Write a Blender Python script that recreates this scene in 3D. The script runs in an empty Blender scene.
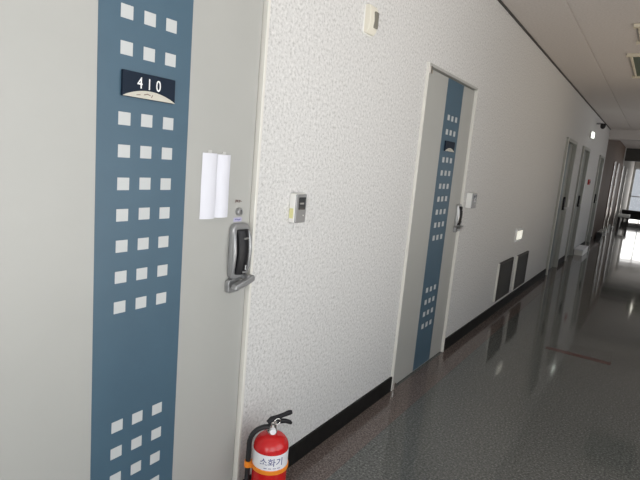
import bpy, bmesh, math, random
from mathutils import Vector, Matrix
random.seed(4)
C = bpy.context.scene.collection
sc = bpy.context.scene
H, DX = 1.4848, 1.28            # camera height, distance from the wall (wall plane is x = 0, corridor runs along +y)
CEIL, WIDTH = 2.816, 2.56
Y0, Y1, YEND = -4.0, 14.75, 30.0

# ------------------------------------------------------------------ materials
def mat(name, col, rough=0.5, metal=0.0, spec=0.5, emit=None, estr=0.0):
    m = bpy.data.materials.new(name); m.use_nodes = True
    b = m.node_tree.nodes['Principled BSDF']
    b.inputs['Base Color'].default_value = (*col, 1)
    b.inputs['Roughness'].default_value = rough
    b.inputs['Metallic'].default_value = metal
    b.inputs['Specular IOR Level'].default_value = spec
    if emit:
        b.inputs['Emission Color'].default_value = (*emit, 1)
        b.inputs['Emission Strength'].default_value = estr
    return m
def nodes(m): return m.node_tree.nodes, m.node_tree.links, m.node_tree.nodes['Principled BSDF']
def noise_col(m, scale, stops, detail=3.0, rough=0.6, bump=0.0, dist=0.002, stretch=None):
    """speckle: object coords -> noise -> ramp -> base colour"""
    n, l, b = nodes(m)
    tc = n.new('ShaderNodeTexCoord'); src = tc.outputs['Object']
    if stretch:
        mp = n.new('ShaderNodeMapping'); mp.inputs['Scale'].default_value = stretch
        l.new(src, mp.inputs['Vector']); src = mp.outputs['Vector']
    t = n.new('ShaderNodeTexNoise'); t.inputs['Scale'].default_value = scale
    t.inputs['Detail'].default_value = detail; t.inputs['Roughness'].default_value = rough
    l.new(src, t.inputs['Vector'])
    r = n.new('ShaderNodeValToRGB'); e = r.color_ramp.elements
    while len(e) < len(stops): e.new(0.5)
    for k, (p, c) in enumerate(stops): e[k].position = p; e[k].color = (*c, 1)
    l.new(t.outputs['Fac'], r.inputs['Fac']); l.new(r.outputs['Color'], b.inputs['Base Color'])
    if bump:
        bp = n.new('ShaderNodeBump'); bp.inputs['Strength'].default_value = bump; bp.inputs['Distance'].default_value = dist
        l.new(t.outputs['Fac'], bp.inputs['Height']); l.new(bp.outputs['Normal'], b.inputs['Normal'])
    return m

M = {}
M['wall'] = noise_col(mat('speckled_plaster', (.6,.6,.58), .75, spec=.3), 76,
    [(.34, (.42,.42,.41)), (.45, (.60,.598,.588)), (.56, (.672,.67,.66)), (.68, (.77,.767,.755))], detail=5, rough=.7, bump=.22, dist=.0015)
M['wall_plain'] = noise_col(mat('plain_plaster', (.6,.59,.57), .8), 4, [(.3, (.50,.485,.46)), (.7, (.56,.545,.52))], bump=.1)
M['ceiling'] = noise_col(mat('ceiling_panel', (.6,.6,.6), .85), 60, [(.35, (.55,.515,.49)), (.65, (.62,.585,.56))], bump=.05)
M['beam'] = mat('beam_paint', (.58,.55,.53), .8)
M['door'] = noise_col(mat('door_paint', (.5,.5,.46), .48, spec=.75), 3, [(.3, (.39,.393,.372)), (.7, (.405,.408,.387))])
M['frame'] = mat('door_frame_paint', (.71,.70,.65), .4)
M['reveal'] = mat('dark_gap', (.03,.028,.025), .8)
M['blue'] = noise_col(mat('blue_paint', (.12,.23,.32), .48, spec=.75), 5, [(.3, (.045,.098,.145)), (.7, (.050,.107,.156))])
M['square'] = mat('pale_square', (.52,.54,.54), .5)
M['grey_door'] = mat('grey_green_paint', (.36,.37,.34), .35)
M['grey_stripe'] = mat('blue_grey_paint', (.16,.20,.21), .35)
M['plate'] = mat('navy_plate', (.009,.017,.032), .6, spec=.2)
M['ivory'] = mat('ivory_print', (.54,.52,.45), .5)
M['white_print'] = mat('white_print', (.85,.86,.86), .5)
M['paper'] = mat('white_paper', (.70,.71,.77), .8)
M['tape'] = mat('clear_tape', (.55,.55,.53), .5)
M['base'] = noise_col(mat('black_skirting', (.008,.008,.008), .6, spec=.25), 30, [(.3, (.004,.004,.004)), (.7, (.010,.0095,.009))])
M['silver'] = mat('brushed_silver', (.52,.52,.52), .32, metal=.85)
M['chrome'] = mat('chrome', (.80,.78,.75), .12, metal=1)
M['lockgrey'] = mat('lock_grey', (.33,.335,.34), .35, metal=.5)
M['black'] = mat('black_plastic', (.009,.009,.011), .42, spec=.3)
M['soft_black'] = mat('black_rubber', (.012,.012,.014), .55)
M['glass_black'] = mat('black_screen', (.008,.009,.010), .08)
M['white_plastic'] = mat('white_plastic', (.80,.80,.77), .4)
M['gloss_white'] = mat('glossy_white', (.85,.85,.83), .12, spec=1.0)
M['cream'] = mat('cream_plastic', (.74,.71,.61), .45)
M['sensor_grey'] = mat('sensor_lens', (.20,.19,.16), .3)
M['yellow_tag'] = mat('yellow_sticker', (.70,.68,.34), .6)
M['red'] = mat('red_enamel', (.56,.010,.012), .22, spec=.6)
M['red_sign'] = mat('red_sign', (.40,.03,.025), .5)
M['orange'] = mat('orange_plastic', (.85,.26,.02), .4)
M['label_white'] = mat('white_label', (.82,.82,.85), .35)
M['label_ink'] = mat('navy_ink', (.04,.05,.22), .5)
M['brown_ink'] = mat('brown_ink', (.13,.06,.05), .5)
M['violet'] = mat('violet_sticker', (.42,.41,.56), .5)
M['vent'] = mat('vent_metal', (.045,.043,.04), .6, spec=.2)
M['vent_frame'] = mat('vent_frame', (.07,.067,.063), .6, spec=.2)
M['wood'] = noise_col(mat('brown_panel', (.16,.10,.075), .6, spec=.3), 3, [(.3, (.11,.075,.058)), (.7, (.17,.12,.095))], stretch=(1, 6, .5))
M['dark'] = mat('dark_fabric', (.022,.018,.017), .6)
M['tube'] = mat('lamp_tube', (.8,.8,.75), .4)
M['louvre'] = mat('lamp_reflector', (.10,.13,.085), .45, metal=.2)
M['lamp_frame'] = mat('lamp_frame', (.72,.66,.52), .4)
M['lamp_on'] = mat('lit_lamp', (.9,.9,.85), .4, emit=(1,.95,.85), estr=6)
M['sign_lit'] = mat('lit_emergency_lamp', (.8,.85,.8), .4, emit=(.92,1,.9), estr=1.6)
M['switch_lit'] = mat('lit_switch', (.8,.8,.72), .3, emit=(1,.98,.86), estr=.55)
M['border'] = noise_col(mat('red_granite_border', (.08,.05,.04), .10), 120, [(.35, (.075,.056,.050)), (.5, (.135,.108,.098)), (.7, (.24,.20,.185))])
M['redline'] = noise_col(mat('red_granite_line', (.06,.02,.016), .12), 120, [(.35, (.085,.030,.026)), (.7, (.13,.048,.042))])

# polished granite: speckle + slight waviness
g = mat('polished_granite', (.07,.07,.065), .07, spec=.6)
noise_col(g, 85, [(.33, (.026,.028,.027)), (.46, (.090,.094,.090)), (.57, (.150,.154,.147)), (.69, (.36,.365,.35))], detail=5, rough=.8)
n, l, b = nodes(g)
tc = n.new('ShaderNodeTexCoord'); w = n.new('ShaderNodeTexNoise'); w.inputs['Scale'].default_value = 2.2
bp = n.new('ShaderNodeBump'); bp.inputs['Strength'].default_value = .04; bp.inputs['Distance'].default_value = .02
l.new(tc.outputs['Object'], w.inputs['Vector']); l.new(w.outputs['Fac'], bp.inputs['Height']); l.new(bp.outputs['Normal'], b.inputs['Normal'])
M['floor'] = g
# pane: clear glass that lets daylight straight in
pg = bpy.data.materials.new('window_glass'); pg.use_nodes = True
nn = pg.node_tree.nodes; nn.clear()
o_ = nn.new('ShaderNodeOutputMaterial'); mx = nn.new('ShaderNodeMixShader'); tr = nn.new('ShaderNodeBsdfTransparent'); gl = nn.new('ShaderNodeBsdfGlossy')
gl.inputs['Roughness'].default_value = .02; mx.inputs[0].default_value = .06
pg.node_tree.links.new(tr.outputs[0], mx.inputs[1]); pg.node_tree.links.new(gl.outputs[0], mx.inputs[2]); pg.node_tree.links.new(mx.outputs[0], o_.inputs[0])
M['pane'] = pg

# ------------------------------------------------------------------ builders
def obj(name, bm, m, parent=None, smooth=False, bevel=0.0, loc=None):
    me = bpy.data.meshes.new(name)
    bmesh.ops.recalc_face_normals(bm, faces=bm.faces[:])
    bm.to_mesh(me); bm.free()
    for k in (m if isinstance(m, (list, tuple)) else [m]): me.materials.append(k)
    o = bpy.data.objects.new(name, me); C.objects.link(o)
    if parent: o.parent = parent
    if loc: o.location = loc
    if smooth:
        for p in me.polygons: p.use_smooth = True
        me.set_sharp_from_angle(angle=math.radians(38))
    if bevel:
        md = o.modifiers.new('bevel', 'BEVEL'); md.width = bevel; md.segments = 3; md.limit_method = 'ANGLE'; md.angle_limit = math.radians(40)
        for p in me.polygons: p.use_smooth = True
        me.set_sharp_from_angle(angle=math.radians(38))
    return o
def box(bm, x0, x1, y0, y1, z0, z1, mi=0):
    vs = [bm.verts.new((x, y, z)) for x in (x0, x1) for y in (y0, y1) for z in (z0, z1)]
    for f in ((0,1,3,2),(4,6,7,5),(0,4,5,1),(2,3,7,6),(0,2,6,4),(1,5,7,3)):
        bm.faces.new([vs[i] for i in f]).material_index = mi
    return bm
def B(*a): return box(bmesh.new(), *a)
def tube(bm, pts, r, seg=14, mi=0):
    """a round bar along points; r one radius or one per point"""
    pts = [Vector(p) for p in pts]; rs = r if isinstance(r, (list, tuple)) else [r]*len(pts)
    rings = []; up = Vector((.13, .31, .94))
    for k, p in enumerate(pts):
        d = (pts[min(k+1, len(pts)-1)] - pts[max(k-1, 0)]).normalized()
        a = d.cross(up)
        if a.length < 1e-3: a = d.cross(Vector((1,0,0)))
        a.normalize(); c = d.cross(a).normalized(); up = c.cross(d) if False else up
        rings.append([bm.verts.new(p + (a*math.cos(t) + c*math.sin(t))*rs[k]) for t in [2*math.pi*i/seg for i in range(seg)]])
    for A, Bq in zip(rings, rings[1:]):
        for i in range(seg): bm.faces.new((A[i], A[(i+1)%seg], Bq[(i+1)%seg], Bq[i])).material_index = mi
    bm.faces.new(rings[0]).material_index = mi; bm.faces.new(rings[-1][::-1]).material_index = mi
    return bm
def lathe(bm, prof, cx=0, cy=0, seg=40, mi=0):
    rings = [[bm.verts.new((cx + r*math.cos(2*math.pi*i/seg), cy + r*math.sin(2*math.pi*i/seg), z)) for i in range(seg)] for r, z in prof]
    for A, Bq in zip(rings, rings[1:]):
        for i in range(seg): bm.faces.new((A[i], A[(i+1)%seg], Bq[(i+1)%seg], Bq[i])).material_index = mi
    bm.faces.new(rings[0]).material_index = mi; bm.faces.new(rings[-1][::-1]).material_index = mi
    return bm
def prism(bm, yz, x0, x1, mi=0):
    """outline in the wall plane (y, z) extruded along x"""
    a = [bm.verts.new((x0, y, z)) for y, z in yz]; c = [bm.verts.new((x1, y, z)) for y, z in yz]
    n = len(yz)
    bm.faces.new(a).material_index = mi; bm.faces.new(c[::-1]).material_index = mi
    for i in range(n): bm.faces.new((a[i], a[(i+1)%n], c[(i+1)%n], c[i])).material_index = mi
    return bm
def rrect(y0, y1, z0, z1, r, k=5):
    p = []
    for cy, cz, a0 in ((y1-r, z1-r, 0), (y0+r, z1-r, 90), (y0+r, z0+r, 180), (y1-r, z0+r, 270)):
        for i in range(k+1):
            a = math.radians(a0 + 90*i/k); p.append((cy + r*math.cos(a), cz + r*math.sin(a)))
    return p
def text_bm(txt, size, x, y, z, depth=.0012, sx=1.0, cyl=None):
    """lettering read from +x; centred on (y, z); cyl=(cx, cy, r) wraps it on a cylinder"""
    cu = bpy.data.curves.new('t', 'FONT'); cu.body = txt; cu.size = size; cu.align_x = 'CENTER'; cu.align_y = 'CENTER'
    cu.extrude = depth/2; cu.resolution_u = 3
    t = bpy.data.objects.new('t', cu); C.objects.link(t)
    me = bpy.data.meshes.new_from_object(t.evaluated_get(bpy.context.evaluated_depsgraph_get()))
    bm = bmesh.new(); bm.from_mesh(me)
    bpy.data.objects.remove(t); bpy.data.curves.remove(cu); bpy.data.meshes.remove(me)
    for v in bm.verts:
        u, w_, d = v.co.x*sx, v.co.y, v.co.z
        if cyl:
            cx, cy, r, a0 = cyl; a = a0 + u/r
            v.co = (cx + (r + d)*math.cos(a), cy + (r + d)*math.sin(a), z + w_)
        else: v.co = (x + d, y + u, z + w_)
    return bm
def tag(o, label, cat, group=None, kind=None):
    o['label'] = label; o['category'] = cat
    if group: o['group'] = group
    if kind: o['kind'] = kind
    return o
def empty(name, loc, label, cat, group=None, kind=None):
    o = bpy.data.objects.new(name, None); C.objects.link(o); o.location = loc; o.empty_display_size = .1
    return tag(o, label, cat, group, kind)
def struct(name, bm, m, label, cat, **k):
    return tag(obj(name, bm, m, **k), label, cat, kind='structure')
def copy_tree(o, parent=None):
    c = o.copy(); C.objects.link(c)
    if parent: c.parent = parent
    for ch in [q for q in bpy.data.objects if q.parent == o]: copy_tree(ch, c)
    return c

# ------------------------------------------------------------------ the shell
DOORS = [(.475, 1.482), (2.966, 3.945), (8.42, 9.40), (10.28, 11.24), (13.30, 14.22)]
TOP = 2.105
bm = bmesh.new(); y = Y0
for a, c in DOORS:
    box(bm, -.16, 0, y, a, 0, CEIL); box(bm, -.16, 0, a, c, TOP, CEIL); y = c
box(bm, -.16, 0, y, Y1, 0, CEIL)
struct('wall_left', bm, M['wall'], 'long pale speckled plaster wall carrying the doors along the corridor', 'wall')
struct('wall_far', B(-.16, 0, Y1, 21.5, 0, CEIL), M['wood'], 'dark brown wall at the far end of the corridor beyond the ceiling beam', 'wall')
struct('wall_far.001', B(-.16, 0, 21.5, YEND, 0, CEIL), M['wall_plain'], 'pale wall beside the bright end glazing, after the dark brown wall', 'wall')
bm = B(-.16, WIDTH+.16, Y0, YEND, -.12, 0)
struct('floor', bm, M['floor'], 'polished dark grey granite corridor floor', 'floor')
struct('trim_1', B(.0125, .20, Y0, Y1, .0002, .0014), M['border'], 'reddish granite border strip in the floor along the wall', 'floor border')
struct('trim_2', B(.66, 1.17, 4.738, 4.812, .0002, .0012), M['redline'], 'short dark red line across the polished grey floor', 'floor line')
# ceiling with a seam groove between two runs of panels
bm = bmesh.new()
box(bm, -.16, .452, Y0, YEND, CEIL, CEIL+.1); box(bm, .452, .466, Y0, YEND, CEIL+.006, CEIL+.1)
FX = []
box(bm, .466, WIDTH+.16, Y0, YEND, CEIL, CEIL+.1)
struct('ceiling', bm, M['ceiling'], 'smooth grey panelled corridor ceiling', 'ceiling')
struct('trim_3', B(0, .014, Y0, Y1, CEIL-.014, CEIL), M['vent_frame'], 'thin dark moulding where the wall meets the ceiling', 'moulding')
struct('trim_4', B(0, WIDTH, Y1, Y1+.35, CEIL-.235, CEIL), M['beam'], 'pale beam across the corridor ceiling far down the hall', 'beam')
struct('trim_5', B(0, WIDTH, 22.0, 22.4, CEIL-.45, CEIL), M['vent_frame'], 'dark beam under the ceiling near the bright end window', 'beam')
# skirting, broken at the doors
segs = []; y = Y0
for a, c in DOORS: segs.append((y, a)); y = c
segs.append((y, Y1))
for k, (a, c) in enumerate(segs):
    lab = ['left of the blue-striped 410 door, out at the picture edge', 'between the 410 door and the second door, behind the fire extinguisher', 'under the two wall vents',
           'between the two narrow grey doors further down', 'past the fourth door', 'at the far end of the speckled wall'][k]
    struct('baseboard_left' if k == 0 else 'baseboard_left.%03d' % k, B(0, .012, a, c, 0, .10), M['base'], 'glossy black skirting ' + lab, 'skirting')
struct('light_streak_far', B(0, .06, 16.2, 19.8, 0, .12), M['white_plastic'], 'white strip standing in for light along the foot of the dark brown wall', 'skirting')  # white strip shaped for the light lying along the wall foot

# right wall: windows (outside the frame) let the daylight in; middle two added for light
WIN = [(-2.6, 0.2), (0.5, 2.9), (5.0, 7.6)]
FARW = (17.2, 21.2)
MIDW = (9.6, 14.6)
SILL = .35
bm = bmesh.new(); y = Y0
for a, c in WIN + [MIDW, FARW]:
    box(bm, WIDTH, WIDTH+.16, y, a, 0, CEIL); box(bm, WIDTH, WIDTH+.16, a, c, 0, SILL); box(bm, WIDTH, WIDTH+.16, a, c, 2.45, CEIL); y = c
box(bm, WIDTH, WIDTH+.16, y, YEND, 0, CEIL)
struct('wall_right', bm, M['wall_plain'], 'plain window wall opposite the doors', 'wall')
bm = bmesh.new()
box(bm, -.16, .5, Y0-.16, Y0, 0, CEIL); box(bm, 2.3, WIDTH+.16, Y0-.16, Y0, 0, CEIL); box(bm, .5, 2.3, Y0-.16, Y0, 0, .3); box(bm, .5, 2.3, Y0-.16, Y0, 2.5, CEIL)
struct('wall_back', bm, M['wall_plain'], 'plain wall with an added window closing the corridor behind the viewer', 'wall')
r = empty('added_window_7', (0, Y0, 0), 'added white framed window in the wall behind the viewer', 'window', kind='structure')  # unseen window, added to light the edges that face the camera
bm = bmesh.new()
for x in (.525, 1.4, 2.275): box(bm, x-.025, x+.025, -.10, -.03, .3, 2.5)
for z in (.325, 2.475): box(bm, .55, 2.25, -.09, -.04, z-.025, z+.025)
obj('window_frame', bm, M['white_plastic'], r)
obj('pane', B(.55, 2.25, -.067, -.063, .35, 2.45), M['pane'], r)
def window(name, a, c, z0, z1, lab, n=3):
    r = empty(name, (WIDTH, (a+c)/2, z0), lab, 'window', kind='structure')
    bm = bmesh.new(); h = (c-a)/2
    box(bm, .02, .10, -h, -h+.05, 0, z1-z0); box(bm, .02, .10, h-.05, h, 0, z1-z0)
    box(bm, .02, .10, -h+.05, h-.05, 0, .05); box(bm, .02, .10, -h+.05, h-.05, z1-z0-.05, z1-z0)
    for k in range(1, n):
        q = -h + 2*h*k/n; box(bm, .03, .09, q-.02, q+.02, .05, z1-z0-.05)
    obj('window_frame', bm, M['white_plastic'], r)
    obj('pane', B(.058, .062, -h+.05, h-.05, .05, z1-z0-.05), M['pane'], r)
window('window_1', *WIN[0], SILL, 2.45, 'white framed window behind the viewer opposite the wall')
window('window_2', *WIN[1], SILL, 2.45, 'white framed window opposite the 410 door')
window('added_window_6', *WIN[2], SILL, 2.45, 'added white framed window opposite the wall vents')  # unseen window, added to brighten the wall past the second door
window('window_3', *FARW, SILL, 2.45, 'white framed window opposite the dark brown wall', 4)
window('added_window_5', *MIDW, SILL, 2.45, 'added white framed window opposite the fourth and fifth doors')  # unseen window, added and placed to even out the middle light
# glazed end of the corridor
bm = bmesh.new()
box(bm, -.16, WIDTH+.16, YEND, YEND+.16, 2.35, CEIL); box(bm, -.16, .06, YEND, YEND+.16, 0, 2.35); box(bm, WIDTH, WIDTH+.16, YEND, YEND+.16, 0, 2.35)
struct('wall_end', bm, M['wall_plain'], 'end wall around the glazing at the far end', 'wall')
r = empty('window_4', (0, YEND, 0), 'bright floor-to-ceiling glazing at the far end of the corridor', 'window', kind='structure')
bm = bmesh.new()
for x in (.08, .62, 1.24, 1.86, 2.52): box(bm, x-.02, x+.02, .03, .10, 0, 2.35)
for z in (.03, .95, 2.32): box(bm, .06, WIDTH, .04, .09, z-.025, z+.025)
obj('window_frame', bm, M['lockgrey'], r)
obj('pane', B(.06, WIDTH, .062, .066, .0, 2.35), M['pane'], r)

# ------------------------------------------------------------------ the blue-striped doors
COLS = (.086, .161, .238)
ROWS = (1.832, 1.735, 1.546, 1.455, 1.362, 1.271, 1.178, 1.085, .992, .607, .517, .427, .333)
def striped_door(name, y0, y1, digits, label, sh=0.0):
    r = empty(name, (0, y0, 0), label, 'door', kind='structure')
    wd = y1 - y0; fw = .014
    bm = bmesh.new()                                           # steel frame, proud of the wall
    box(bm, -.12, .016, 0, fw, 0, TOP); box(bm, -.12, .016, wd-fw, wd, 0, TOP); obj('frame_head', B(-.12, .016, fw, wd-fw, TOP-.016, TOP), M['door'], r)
    obj('door_frame', bm, M['frame'], r, bevel=.003)
    obj('door_gap', B(-.12, -.05, fw, wd-fw, 0, TOP-.016), M['reveal'], r)
    obj('door_leaf', B(-.05, -.004, fw+.004, wd-fw-.004, .006, TOP-.022), M['door'], r, bevel=.002)
    s0 = .346 + sh
    bm = B(-.004, -.003, s0, s0+.318, .012, TOP-.024)
    for z in ROWS:
        for q in COLS:
            dy, dz = random.uniform(-.001, .001), random.uniform(-.001, .001)
            box(bm, -.0032, -.0022, s0+q-.0195+dy, s0+q+.0195+dy, z-.018+dz, z+.018+dz, 1)
    obj('blue_stripe', bm, [M['blue'], M['square']], r)['label'] = 'blue stripe with rows of small pale squares'
    p = obj('number_plate', prism(bmesh.new(), rrect(s0+.071, s0+.253, 1.607, 1.677, .002), -.003, .007), M['plate'], r, bevel=.0015)
    p['label'] = 'dark navy number plate'
    arc = [(s0+.071+.182*i/16, 1.608 + .0225*math.sin(math.pi*i/16)**.8) for i in range(17)]
    obj('plate_arc', prism(bmesh.new(), arc, .0065, .0078), M['ivory'], p)
    bm = bmesh.new()                                           # faint emblem strokes in the arc
    c0 = s0 + .16
    tube(bm, [(.0078, c0-.02, 1.618), (.0078, c0-.008, 1.622), (.0078, c0+.002, 1.619)], .0012, 6)
    tube(bm, [(.0078, c0+.006, 1.613), (.0078, c0+.010, 1.622)], .0010, 6)
    tube(bm, [(.0078, c0-.045, 1.615), (.0078, c0-.032, 1.617)], .0009, 6)
    obj('emblem', bm, M['brown_ink'], p)
    if digits:
        for k, ch in enumerate(digits):
            obj('digit', text_bm(ch, .045, .0076, s0+.126+.032*k, 1.648, sx=.82), M['white_print'], p)['label'] = 'white digit ' + ch
    return r, s0, wd
d1, s0, wd1 = striped_door('door_1', *DOORS[0], '410', 'large grey door with blue stripe and 410 plate, nearest the viewer')
d2, s02, wd2 = striped_door('door_2', *DOORS[1], '', 'second blue-striped grey door, seen whole in mid corridor', .045)

# digital lock, its axes: y along the wall, x out of it; built at its own origin on the leaf face
def digital_lock(parent, y, z, bright):
    sh = M['silver'] if bright else M['lockgrey']
    k = obj('door_lock', prism(bmesh.new(), rrect(-.046, .046, -.085, .125, .022), 0, .022), sh, parent, bevel=.006, loc=(-.004, y, z))
    k['label'] = 'digital door lock with black keypad cover'
    # curved black cover: a half-barrel slab, thicker in the middle
    prof = [(.020, -.028), (.034, -.024), (.041, -.010), (.043, .004), (.040, .018), (.033, .029), (.020, .032)]
    bm = bmesh.new(); N = 9; rings = []
    for i in range(N):
        t = i/(N-1); zz = -.066 + .170*t; bow = .008*math.sin(math.pi*t) - .004
        rings.append([bm.verts.new((x + (bow if x > .021 else 0), q, zz)) for x, q in prof])
    for A, Bq in zip(rings, rings[1:]):
        for i in range(len(prof)-1): bm.faces.new((A[i], A[i+1], Bq[i+1], Bq[i]))
        bm.faces.new((A[-1], A[0], Bq[0], Bq[-1]))
    bm.faces.new(rings[0]); bm.faces.new(rings[-1][::-1])
    cv = obj('keypad_cover', bm, M['black'], k, smooth=True, bevel=.003); cv['label'] = 'glossy black keypad cover'
    bm = B(.043, .0475, -.010, .012, .070, .076)
    obj('cover_logo', bm, M['silver'], cv)
    bm = bmesh.new(); tube(bm, [(.0475, .004, -.028), (.0475, .004, -.046)], .0035, 8); box(bm, .041, .047, -.006, .014, -.058, -.052)
    obj('cover_mark', bm, M['lockgrey'], cv)
    for s, nm in ((-1, 'side_rail'), (1, 'side_rail')):
        bm = bmesh.new(); q = s*.040
        tube(bm, [(.016, q, -.070), (.026, q*1.02, -.035), (.030, q*1.04, .02), (.026, q*1.02, .07), (.014, q*.9, .108)], [.006,.008,.009,.008,.006], 10)
        obj(nm, bm, sh, k, smooth=True)
    bm = bmesh.new()                                           # lever handle under the cover
    tube(bm, [(.018, .028, -.085), (.050, .028, -.085)], .014, 16)
    prof = [(-.052, -.118), (-.058, -.110), (-.052, -.096), (.0, -.084), (.044, -.070), (.052, -.078), (.048, -.094), (.0, -.108)]
    prism(bm, prof, .034, .060)
    hd = obj('lever_handle', bm, sh, k, bevel=.004); hd['label'] = 'grey lever handle'
    obj('handle_base', prism(bmesh.new(), rrect(-.052, .010, -.135, -.085, .010), .0, .020), M['lockgrey'], k, bevel=.003)
    return k
digital_lock(d1, .927, 1.094, False)
digital_lock(d2, wd2-.058, 1.12, True).scale = (.9, .85, .85)
# keyhole and stickers over the lock of the first door
bm = bmesh.new()
for pts in ([(-.016, -.004), (-.013, .006), (-.008, .002), (-.010, -.003)], [(-.004, .006), (-.003, -.003)], [(.002, .003), (.007, .004), (.006, -.003), (.001, -.003)], [(.011, .002), (.015, -.002)]):
    tube(bm, [(-.0035, .921+a, 1.300+c) for a, c in pts], .0016, 6)
obj('small_lettering', bm, M['brown_ink'], d1)['label'] = 'tiny dark lettering above the keyhole'
bm = bmesh.new(); tube(bm, [(-.006, 0, 0), (.008, 0, 0), (.011, 0, 0)], [.014, .014, .011], 24)
kc = obj('key_cylinder', bm, M['lockgrey'], d1, smooth=True, loc=(0, .923, 1.262))
obj('keyhole', B(.0105, .0118, -.0015, .0015, -.007, .007), M['black'], kc)
st = obj('violet_sticker', prism(bmesh.new(), rrect(.901, .945, 1.224, 1.240, .003), -.0045, -.0035), M['violet'], d1)
bm = bmesh.new(); tube(bm, [(-.0035, .909, 1.232), (-.0035, .918, 1.234), (-.0035, .927, 1.230), (-.0035, .937, 1.233)], .0014, 6)
obj('sticker_print', bm, M['label_ink'], st)
# floor-spring pivots on the second door
for z0, nm in ((TOP-.062, 'top_pivot'), (.006, 'bottom_pivot')):
    bm = bmesh.new(); tube(bm, [(.012, .028, z0), (.012, .028, z0+.045)], .012, 14); box(bm, -.004, .012, .020, .075, z0+.006, z0+.030)
    obj(nm, bm, M['chrome'], d2, smooth=True)

# plain grey doors further down
def far_door(name, y0, y1, label):
    r = empty(name, (0, y0, 0), label, 'door', kind='structure'); wd = y1-y0; fw = .06
    bm = bmesh.new()
    box(bm, -.12, .03, 0, fw, 0, TOP); box(bm, -.12, .03, wd-fw, wd, 0, TOP); box(bm, -.12, .03, fw, wd-fw, TOP-.05, TOP)
    obj('door_frame', bm, M['grey_door'], r, bevel=.003)
    obj('frame_edge', B(.03, .036, 0, .022, 0, TOP), M['frame'], r)
    obj('door_gap', B(-.12, -.07, fw, wd-fw, 0, TOP-.05), M['reveal'], r)
    obj('door_leaf', B(-.07, -.03, fw+.004, wd-fw-.004, .006, TOP-.054), M['grey_door'], r)
    obj('stripe', B(-.03, -.029, wd*.34, wd*.66, .01, TOP-.06), M['grey_stripe'], r)
    k = obj('door_lock', prism(bmesh.new(), rrect(wd-.16, wd-.08, .98, 1.20, .02), -.03, .0), M['black'], r, bevel=.004)
    bm = bmesh.new(); tube(bm, [(-.0, wd-.12, 1.02), (.04, wd-.12, 1.02), (.045, wd-.22, 1.02)], .011, 10)
    obj('lever_handle', bm, M['silver'], k, smooth=True)
    return r
far_door('door_3', *DOORS[2], 'third door, narrow grey-green, past the wall vents')
far_door('door_4', *DOORS[3], 'fourth door, grey-green, just before the lit emergency lamp')
far_door('door_5', *DOORS[4], 'fifth door, last before the ceiling beam')

# ------------------------------------------------------------------ paper sheets on the first door
def sheet(name, y0, y1, z0, z1, lift, label):
    bm = bmesh.new(); N, K = 10, 6; fr = []; bk = []
    for i in range(N+1):
        for j in range(K+1):
            t, s = i/N, j/K
            x = -.0030 + lift*(math.sin(math.pi*t)*.7 + t*.3) * (1 - .25*s) + .0006*math.sin(9*s)
            yy, zz = y0+(y1-y0)*t + .004*(1-s)*(1 if y0 < 1.25 else -.4)*0 , z0+(z1-z0)*s
            fr.append(bm.verts.new((x+.0004, yy, zz))); bk.append(bm.verts.new((x, yy, zz)))
    def I(i, j): return i*(K+1)+j
    for i in range(N):
        for j in range(K):
            q = (I(i,j), I(i+1,j), I(i+1,j+1), I(i,j+1))
            bm.faces.new([fr[k] for k in q]); bm.faces.new([bk[k] for k in q[::-1]])
    for i in range(N):
        for j in (0, K): bm.faces.new((fr[I(i,j)], fr[I(i+1,j)], bk[I(i+1,j)], bk[I(i,j)]))
    for j in range(K):
        for i in (0, N): bm.faces.new((fr[I(i,j)], fr[I(i,j+1)], bk[I(i,j+1)], bk[I(i,j)]))
    o = tag(obj(name, bm, M['paper'], smooth=True), label, 'paper', 'blank paper sheets taped to the 410 door')
    ym = (y0+y1)/2
    obj('tape', B(-.0035, -.0012, ym-.008, ym+.008, z1-.012, z1+.010), M['tape'], o)
    return o
sheet('paper_sheet', 1.207, 1.272, 1.243, 1.468, .013, 'left and wider of two blank white paper strips on the 410 door')
sheet('paper_sheet.001', 1.276, 1.337, 1.245, 1.466, .015, 'right and narrower of two blank white paper strips, nearest the lock')

# ------------------------------------------------------------------ devices on the wall
def card_reader(y, z, w, h, d, label):
    r = empty('wall_card_reader', (0, y, z), label, 'card reader', 'card readers beside the striped doors')
    obj('housing', prism(bmesh.new(), rrect(0, w, 0, h, .006), 0, d), M['white_plastic'], r, bevel=.004)
    f = obj('front_panel', prism(bmesh.new(), rrect(.002, w-.002, .002, h-.002, .005), d, d+.006), M['lockgrey'], r, bevel=.002)
    f['label'] = 'grey metal front panel'
    obj('screen', prism(bmesh.new(), rrect(w*.24, w*.86, h*.46, h*.88, .004), d+.005, d+.0075), M['glass_black'], f)
    obj('indicator', B(d+.0072, d+.0082, w*.34, w*.70, h*.64, h*.70), M['silver'], f)
    bm = bmesh.new(); tube(bm, [(d+.006, w*.72, h*.26), (d+.0085, w*.72, h*.26)], .003, 10)
    obj('button', bm, M['white_plastic'], f)
    return r
r1 = card_reader(1.704, 1.204, .076, .125, .030, 'grey-fronted card reader with black screen beside the 410 door')
obj('yellow_sticker', B(.004, .024, -.0008, .0006, .020, .062), M['yellow_tag'], r1)['label'] = 'pale yellow sticker on the side'
card_reader(4.05, 1.188, .120, .125, .045, 'card reader just right of the second striped door')

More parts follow.
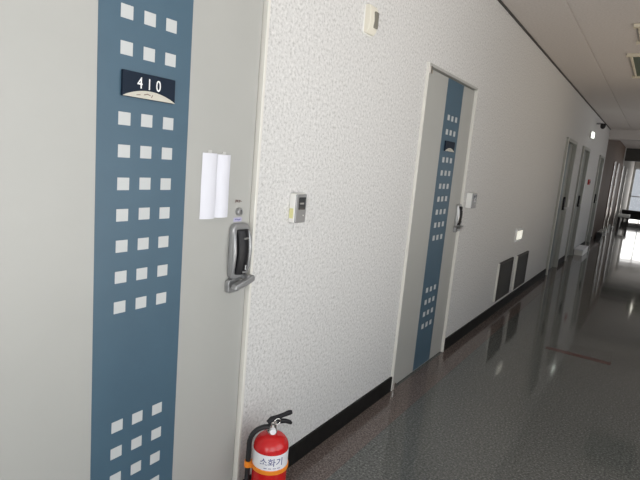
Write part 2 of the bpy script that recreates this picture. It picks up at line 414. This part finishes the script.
r = empty('wall_sensor', (0, 2.17, 2.085), 'small cream box high on the wall between the two striped doors', 'sensor')
bm = bmesh.new()
prof = [(0, 0), (.018, -.004), (.031, .012), (.038, .055), (.034, .100), (.026, .124), (0, .124)]
a = [bm.verts.new((x, 0, z)) for x, z in prof]; c = [bm.verts.new((x, .078, z)) for x, z in prof]
bm.faces.new(a); bm.faces.new(c[::-1])
for i in range(len(prof)): bm.faces.new((a[i], a[(i+1) % len(prof)], c[(i+1) % len(prof)], c[i]))
obj('housing', bm, M['cream'], r, bevel=.004)
bm = bmesh.new(); prism(bm, rrect(.038, .074, .026, .100, .006), .030, .0405)
obj('lens', bm, M['sensor_grey'], r, bevel=.002)
obj('mounting_plate', B(-.0, .006, -.004, .082, -.008, .130), M['white_plastic'], r, bevel=.001)

r = empty('wall_switch', (0, 5.95, .735), 'white double switch plate with pale lit rockers above the two wall vents', 'switch')
obj('plate', prism(bmesh.new(), rrect(0, .30, 0, .155, .012), 0, .022), M['gloss_white'], r, bevel=.004)
for k in range(2): obj('rocker', B(.022, .030, .040+.115*k, .040+.105+.115*k, .030, .125), M['switch_lit'], r, bevel=.003)

def wall_vent(y, z, w, h, label):
    r = empty('wall_vent', (0, y, z), label, 'vent', 'louvred vents low on the wall')
    bm = bmesh.new(); f = .022
    box(bm, 0, .020, 0, f, 0, h); box(bm, 0, .020, w-f, w, 0, h); box(bm, 0, .020, f, w-f, 0, f); box(bm, 0, .020, f, w-f, h-f, h)
    obj('frame', bm, M['vent_frame'], r)
    obj('lit_edge', B(0, .020, -.008, 0, 0, h), M['frame'], r)['label'] = 'pale strip for the light on the left edge'  # left edge of the dark frame coloured pale where light catches it
    obj('backing', B(0, .002, f, w-f, f, h-f), M['reveal'], r)
    bm = bmesh.new(); n = 15
    for k in range(n):
        z0 = f + (h-2*f)*(k+.15)/n; d = (h-2*f)/n
        q = [(.004, z0+d*.75), (.017, z0), (.017, z0+.003), (.004, z0+d*.75+.003)]
        va = [bm.verts.new((x, f, zz)) for x, zz in q]; vb = [bm.verts.new((x, w-f, zz)) for x, zz in q]
        for i in range(4): bm.faces.new((va[i], va[(i+1) % 4], vb[(i+1) % 4], vb[i]))
        bm.faces.new(va); bm.faces.new(vb[::-1])
    obj('louvres', bm, M['vent'], r)
wall_vent(5.41, .145, .60, .415, 'dark louvred wall vent, the nearer of two')
wall_vent(6.22, .135, .60, .415, 'dark louvred wall vent, the farther of two')

r = empty('wall_emergency_lamp', (0, 10.95, 2.30), 'small lit white emergency lamp on the wall above the fourth door', 'lamp')
obj('housing', B(0, .03, 0, .28, 0, .13), M['white_plastic'], r, bevel=.006)
obj('diffuser', B(.03, .06, .015, .265, .012, .118), M['sign_lit'], r, bevel=.006)
r = empty('ceiling_camera', (.02, 11.75, 2.60), 'small dark domed camera on a bracket high on the far wall', 'camera')
bm = bmesh.new(); tube(bm, [(-.02, 0, .05), (.03, 0, .05), (.09, 0, .04)], .018, 10); obj('bracket', bm, M['lockgrey'], r, smooth=True)
bm = bmesh.new(); lathe(bm, [(.04, .05), (.05, .03), (.05, 0), (.042, -.03), (.022, -.05), (.004, -.056)], .10, 0, 20); obj('dome', bm, M['black'], r, smooth=True)
r = empty('wall_alarm_box', (0, 11.9, 1.42), 'small red box on the wall between the fourth and fifth doors', 'alarm')
obj('housing', prism(bmesh.new(), rrect(0, .22, 0, .11, .015), 0, .03), M['red_sign'], r, bevel=.004)
bm = bmesh.new(); tube(bm, [(.03, .11, .055), (.042, .11, .055)], .022, 14); obj('button', bm, M['black'], r)
r = empty('wall_notice', (0, 9.62, 1.02), 'small white notice plate on the wall right after the third door', 'sign')
obj('plate', B(0, .012, 0, .12, 0, .13), M['white_plastic'], r, bevel=.002)
r = empty('light_patch_block', (.03, 11.35, 0), 'low white block standing in for a sunlit patch against the skirting past the fourth door', 'box')
obj('patch_body', B(0, .16, 0, .85, 0, .10), M['white_plastic'], r, bevel=.004); obj('patch_top', B(-.006, .166, -.006, .856, .10, .125), M['label_white'], r, bevel=.003)  # white block takes the place of sunlight spilled on the floor

# ------------------------------------------------------------------ fire extinguisher
EX, EY, ER = .138, 1.525, .0715
r = empty('fire_extinguisher', (EX, EY, 0), 'red fire extinguisher standing on the floor right of the 410 door', 'fire extinguisher')
prof = [(.052, .004), (.062, 0), (.068, .006), (ER, .016), (ER, .318)]
for k in range(1, 9):
    a = math.radians(90*k/9); prof.append((.020 + (ER-.020)*math.cos(a), .318 + .054*math.sin(a)))
prof += [(.020, .374), (.0195, .378)]
cyl = obj('cylinder', lathe(bmesh.new(), prof, seg=56), M['red'], r, smooth=True); cyl['label'] = 'glossy red steel cylinder'
lab = obj('paper_label', lathe(bmesh.new(), [(ER-.001, .250), (ER+.0006, .2505), (ER+.0006, .3145), (ER-.001, .315)], seg=56), M['label_white'], r, smooth=True)
lab['label'] = 'white label band with dark lettering'
va = math.atan2(-EY, DX-EX) + .10                              # towards the viewer
obj('lettering', text_bm('소화기', .036, 0, 0, .284, cyl=(0, 0, ER+.0010, va)), M['label_ink'], lab)
bm = bmesh.new()
for q in (-.03, -.012, .006, .024):
    for dz in (0,):
        a = va + q/ER; a2 = va + (q+.012)/ER
        tube(bm, [((ER+.001)*math.cos(a), (ER+.001)*math.sin(a), .2605), ((ER+.001)*math.cos(a2), (ER+.001)*math.sin(a2), .2605)], .0012, 6)
obj('small_print', bm, M['label_ink'], lab)
band = obj('orange_band', lathe(bmesh.new(), [(ER-.001, .232), (ER+.004, .234), (ER+.004, .248), (ER-.001, .250)], seg=56), M['orange'], r, smooth=True)
band['label'] = 'orange plastic hose band'
hs = math.atan2(-EY, DX-EX) - math.radians(84)                 # the hose side, left as seen
hx, hy = math.cos(hs), math.sin(hs)
HR = ER + .017
bm = bmesh.new(); tube(bm, [(hx*HR, hy*HR, .228), (hx*HR, hy*HR, .252)], .0155, 16)
box(bm, hx*ER-.012, hx*ER+.012, hy*ER-.02, hy*ER+.012, .232, .249)
obj('hose_clip', bm, M['orange'], band, smooth=True)
bm = bmesh.new()
lathe(bm, [(.021, .374), (.021, .386), (.017, .390), (.016, .410), (.017, .412), (.017, .424), (.012, .428)], seg=24)
obj('valve', bm, M['chrome'], r, smooth=True)['label'] = 'silver valve neck'
ga = math.atan2(-EY, DX-EX) + .15
bm = bmesh.new(); tube(bm, [(.012*math.cos(ga), .012*math.sin(ga), .392), (.027*math.cos(ga), .027*math.sin(ga), .392)], .0125, 18)
gg = obj('gauge', bm, M['label_white'], r, smooth=True); gg['label'] = 'small white pressure gauge'
u = Vector((.50, .86, 0)).normalized()
def lever(name, pts, rr):
    bm = bmesh.new(); tube(bm, [(u.x*a, u.y*a, z) for a, z in pts], rr, 12)
    return obj(name, bm, M['black'], r, smooth=True)
lever('upper_lever', [(-.022, .420), (-.006, .432), (.018, .438), (.045, .445), (.070, .451), (.080, .452)], [.010,.013,.010,.009,.0105,.008])
lever('carry_handle', [(-.016, .416), (.004, .416), (.03, .420), (.054, .417), (.074, .408), (.082, .402)], [.011,.012,.0105,.0095,.009,.006])
bm = bmesh.new(); q = Vector((u.x*.012, u.y*.012, .43)); sd = Vector((-u.y, u.x, 0))
ring = [q + sd*-.018 + u*.012*math.cos(t) + Vector((0,0,1))*.012*math.sin(t) for t in [2*math.pi*i/16 for i in range(17)]]
tube(bm, [q + sd*.016, q - sd*.018], .0022, 8); tube(bm, ring, .0017, 8)
obj('safety_pin', bm, M['chrome'], r, smooth=True)
pts = []
P0, P1, P2, P3 = Vector((hx*.012, hy*.012, .400)), Vector((hx*.050, hy*.050, .402)), Vector((hx*(HR+.006), hy*(HR+.006), .378)), Vector((hx*HR, hy*HR, .31))
for i in range(13):
    t = i/12; pts.append(P0*(1-t)**3 + P1*3*t*(1-t)**2 + P2*3*t*t*(1-t) + P3*t**3)
pts += [Vector((hx*HR, hy*HR, z)) for z in (.25, .20, .15)]
bm = bmesh.new(); tube(bm, pts, [.0105]*len(pts), 14)
hose = obj('hose', bm, M['soft_black'], r, smooth=True); hose['label'] = 'black rubber hose'
bm = bmesh.new(); tube(bm, [(hx*HR, hy*HR, .155), (hx*HR, hy*HR, .13), (hx*HR, hy*HR, .06)], [.0125, .013, .018], 16)
obj('nozzle', bm, M['soft_black'], hose, smooth=True)

# ------------------------------------------------------------------ ceiling lights (switched off), by their places along the corridor
def troffer(y, ln, label, lit=False, x0=.872):
    r = empty('ceiling_light', (x0, y, CEIL), label, 'ceiling light', 'recessed lights along the corridor ceiling')
    w_, f = .80, .022
    bm = bmesh.new()
    box(bm, 0, w_, 0, f*2.2, -.028, 0); box(bm, 0, w_, ln-f*1.8, ln, -.028, 0); box(bm, .03, .05, f*2.2, ln-f*1.8, -.022, 0); box(bm, w_-.05, w_-.03, f*2.2, ln-f*1.8, -.022, 0)
    obj('frame', bm, M['lamp_frame'], r, bevel=.002)
    obj('reflector', B(.05, w_-.05, f*2.2, ln-f*1.8, -.006, 0), M['louvre'], r)
    for k in range(2):
        bm = bmesh.new(); x = .22+.42*k; tube(bm, [(x, f*2.2+.01, -.020), (x, ln-f*1.8-.01, -.020)], .013, 12)
        obj('tube', bm, M['lamp_on'] if lit else M['tube'], r, smooth=True)
    return r
troffer(5.12, .62, 'unlit ceiling light at the top right corner of the picture')
troffer(6.24, 1.28, 'unlit ceiling light with dark greenish reflector, at the right edge', x0=.765)
troffer(8.50, 1.28, 'unlit ceiling light farther along the right edge')
troffer(20.2, 1.2, 'lit ceiling light far down the hall beyond the beam', True)

# ------------------------------------------------------------------ far end
for k, (yy, lab) in enumerate(((16.6, 'first bright steel post on the dark brown wall beyond the beam'), (17.9, 'second bright steel post on the dark brown wall'), (20.3, 'third bright steel post on the dark brown wall'), (22.6, 'last bright steel post, on the pale wall past the dark brown one'))):
    bm = bmesh.new(); tube(bm, [(.10, 0, .0), (.10, 0, 2.1)], .035, 18)
    r = empty('steel_post', (0, yy, 0), lab, 'post', 'steel posts on the brown wall')
    obj('shaft', bm, M['chrome'], r, smooth=True)
    obj('foot_plate', B(.062, .16, -.06, .06, 0, .012), M['silver'], r)
r = empty('waiting_bench', (.06, 25.0, 0), 'low dark bench standing across the bright far end', 'bench')
obj('seat', B(0, 1.8, 0, .5, .30, .44), M['dark'], r, bevel=.02); obj('base', B(.03, 1.77, .05, .45, .08, .30), M['dark'], r, bevel=.01)
for x in (.06, 1.68):
    for yy in (.07, .37): obj('leg', B(x, x+.06, yy, yy+.06, 0, .08), M['dark'], r)
r = empty('stool', (.16, 20.9, 0), 'pale grey topped stool in front of the dark bench', 'stool')
obj('seat', prism(bmesh.new(), rrect(0, .6, .34, .44, .03), 0, .36), M['white_plastic'], r, bevel=.01)
for x in (.02, .29):
    for yy in (.04, .50): obj('leg', B(x, x+.05, yy, yy+.05, 0, .34), M['dark'], r)
r = empty('door_stop', (.03, 15.5, 0), 'small black block on the floor at the start of the brown wall', 'door stop')
obj('block', B(0, .13, 0, .45, 0, .14), M['black'], r, bevel=.01)

# ------------------------------------------------------------------ light: daylight through the windows, with added upward fill lamps
def area(name, loc, rot, sx, sy, power, col):
    L = bpy.data.lights.new(name, 'AREA'); L.shape = 'RECTANGLE'; L.size = sx; L.size_y = sy; L.energy = power; L.color = col
    o = bpy.data.objects.new(name, L); C.objects.link(o); o.location = loc; o.rotation_euler = rot
    return o
R90 = math.radians(90)
def daylight(a, c, power, fill_power, col, fill_col):
    area('daylight', (WIDTH+.20, (a+c)/2, (SILL+2.45)/2), (0, R90, 0), 2.45-SILL, c-a, power, col)
    area('upward_fill', (WIDTH+1.2, (a+c)/2, .05), (0, math.radians(130), 0), 1.2, c-a, fill_power, fill_col)  # unseen lamp added outside, tilted up to brighten the ceiling
daylight(*WIN[0], 58, 110, (.93, .97, 1), (1, .95, .90))
daylight(*WIN[1], 29, 78, (.95, .975, 1), (1, .91, .81))
daylight(*WIN[2], 3.5, 46, (1, .90, .76), (1, .80, .58))
daylight(*MIDW, 2.2, 30, (1, .90, .78), (1, .86, .72))
daylight(*FARW, 7, 22, (1, .94, .86), (1, .92, .84))
area('daylight', (1.4, Y0-.22, 1.4), (R90, 0, 0), 1.8, 2.2, 60, (1, .99, .97))  # lamp of the added window behind the viewer
area('daylight', (WIDTH/2, YEND+.25, 1.2), (-R90, 0, 0), 2.4, 2.3, 55, (1, .97, .93))
w = bpy.data.worlds.new('sky'); sc.world = w; w.use_nodes = True
bg = w.node_tree.nodes['Background']; bg.inputs[0].default_value = (.86, .92, 1, 1); bg.inputs[1].default_value = .55

# ------------------------------------------------------------------ camera
cam = bpy.data.cameras.new('camera'); cam.sensor_width = 36; cam.lens = 507.5*36/640; cam.clip_start = .02
co = bpy.data.objects.new('camera', cam); C.objects.link(co)
R = Matrix(((0.82677692, 0.16083435, -0.53904752), (0.55570856, -0.08474148, 0.82704708), (0.0873379, -0.98333676, -0.15943933)))
# columns of the camera matrix in world space: right, up, back
rt = Vector((R[0][0], R[1][0], R[2][0])); dn = Vector((R[0][1], R[1][1], R[2][1])); fw = Vector((R[0][2], R[1][2], R[2][2]))
mw = Matrix.Identity(4)
for k, v in enumerate((rt, -dn, -fw)):
    for i in range(3): mw[i][k] = v[i]
mw[0][3], mw[1][3], mw[2][3] = DX, 0, H
co.matrix_world = mw
sc.camera = co
vs = sc.view_settings
vs.view_transform = 'Standard'; vs.look = 'None'; vs.gamma = 1; vs.use_curve_mapping = False; vs.exposure = 0.10
sc.cycles.use_denoising = True
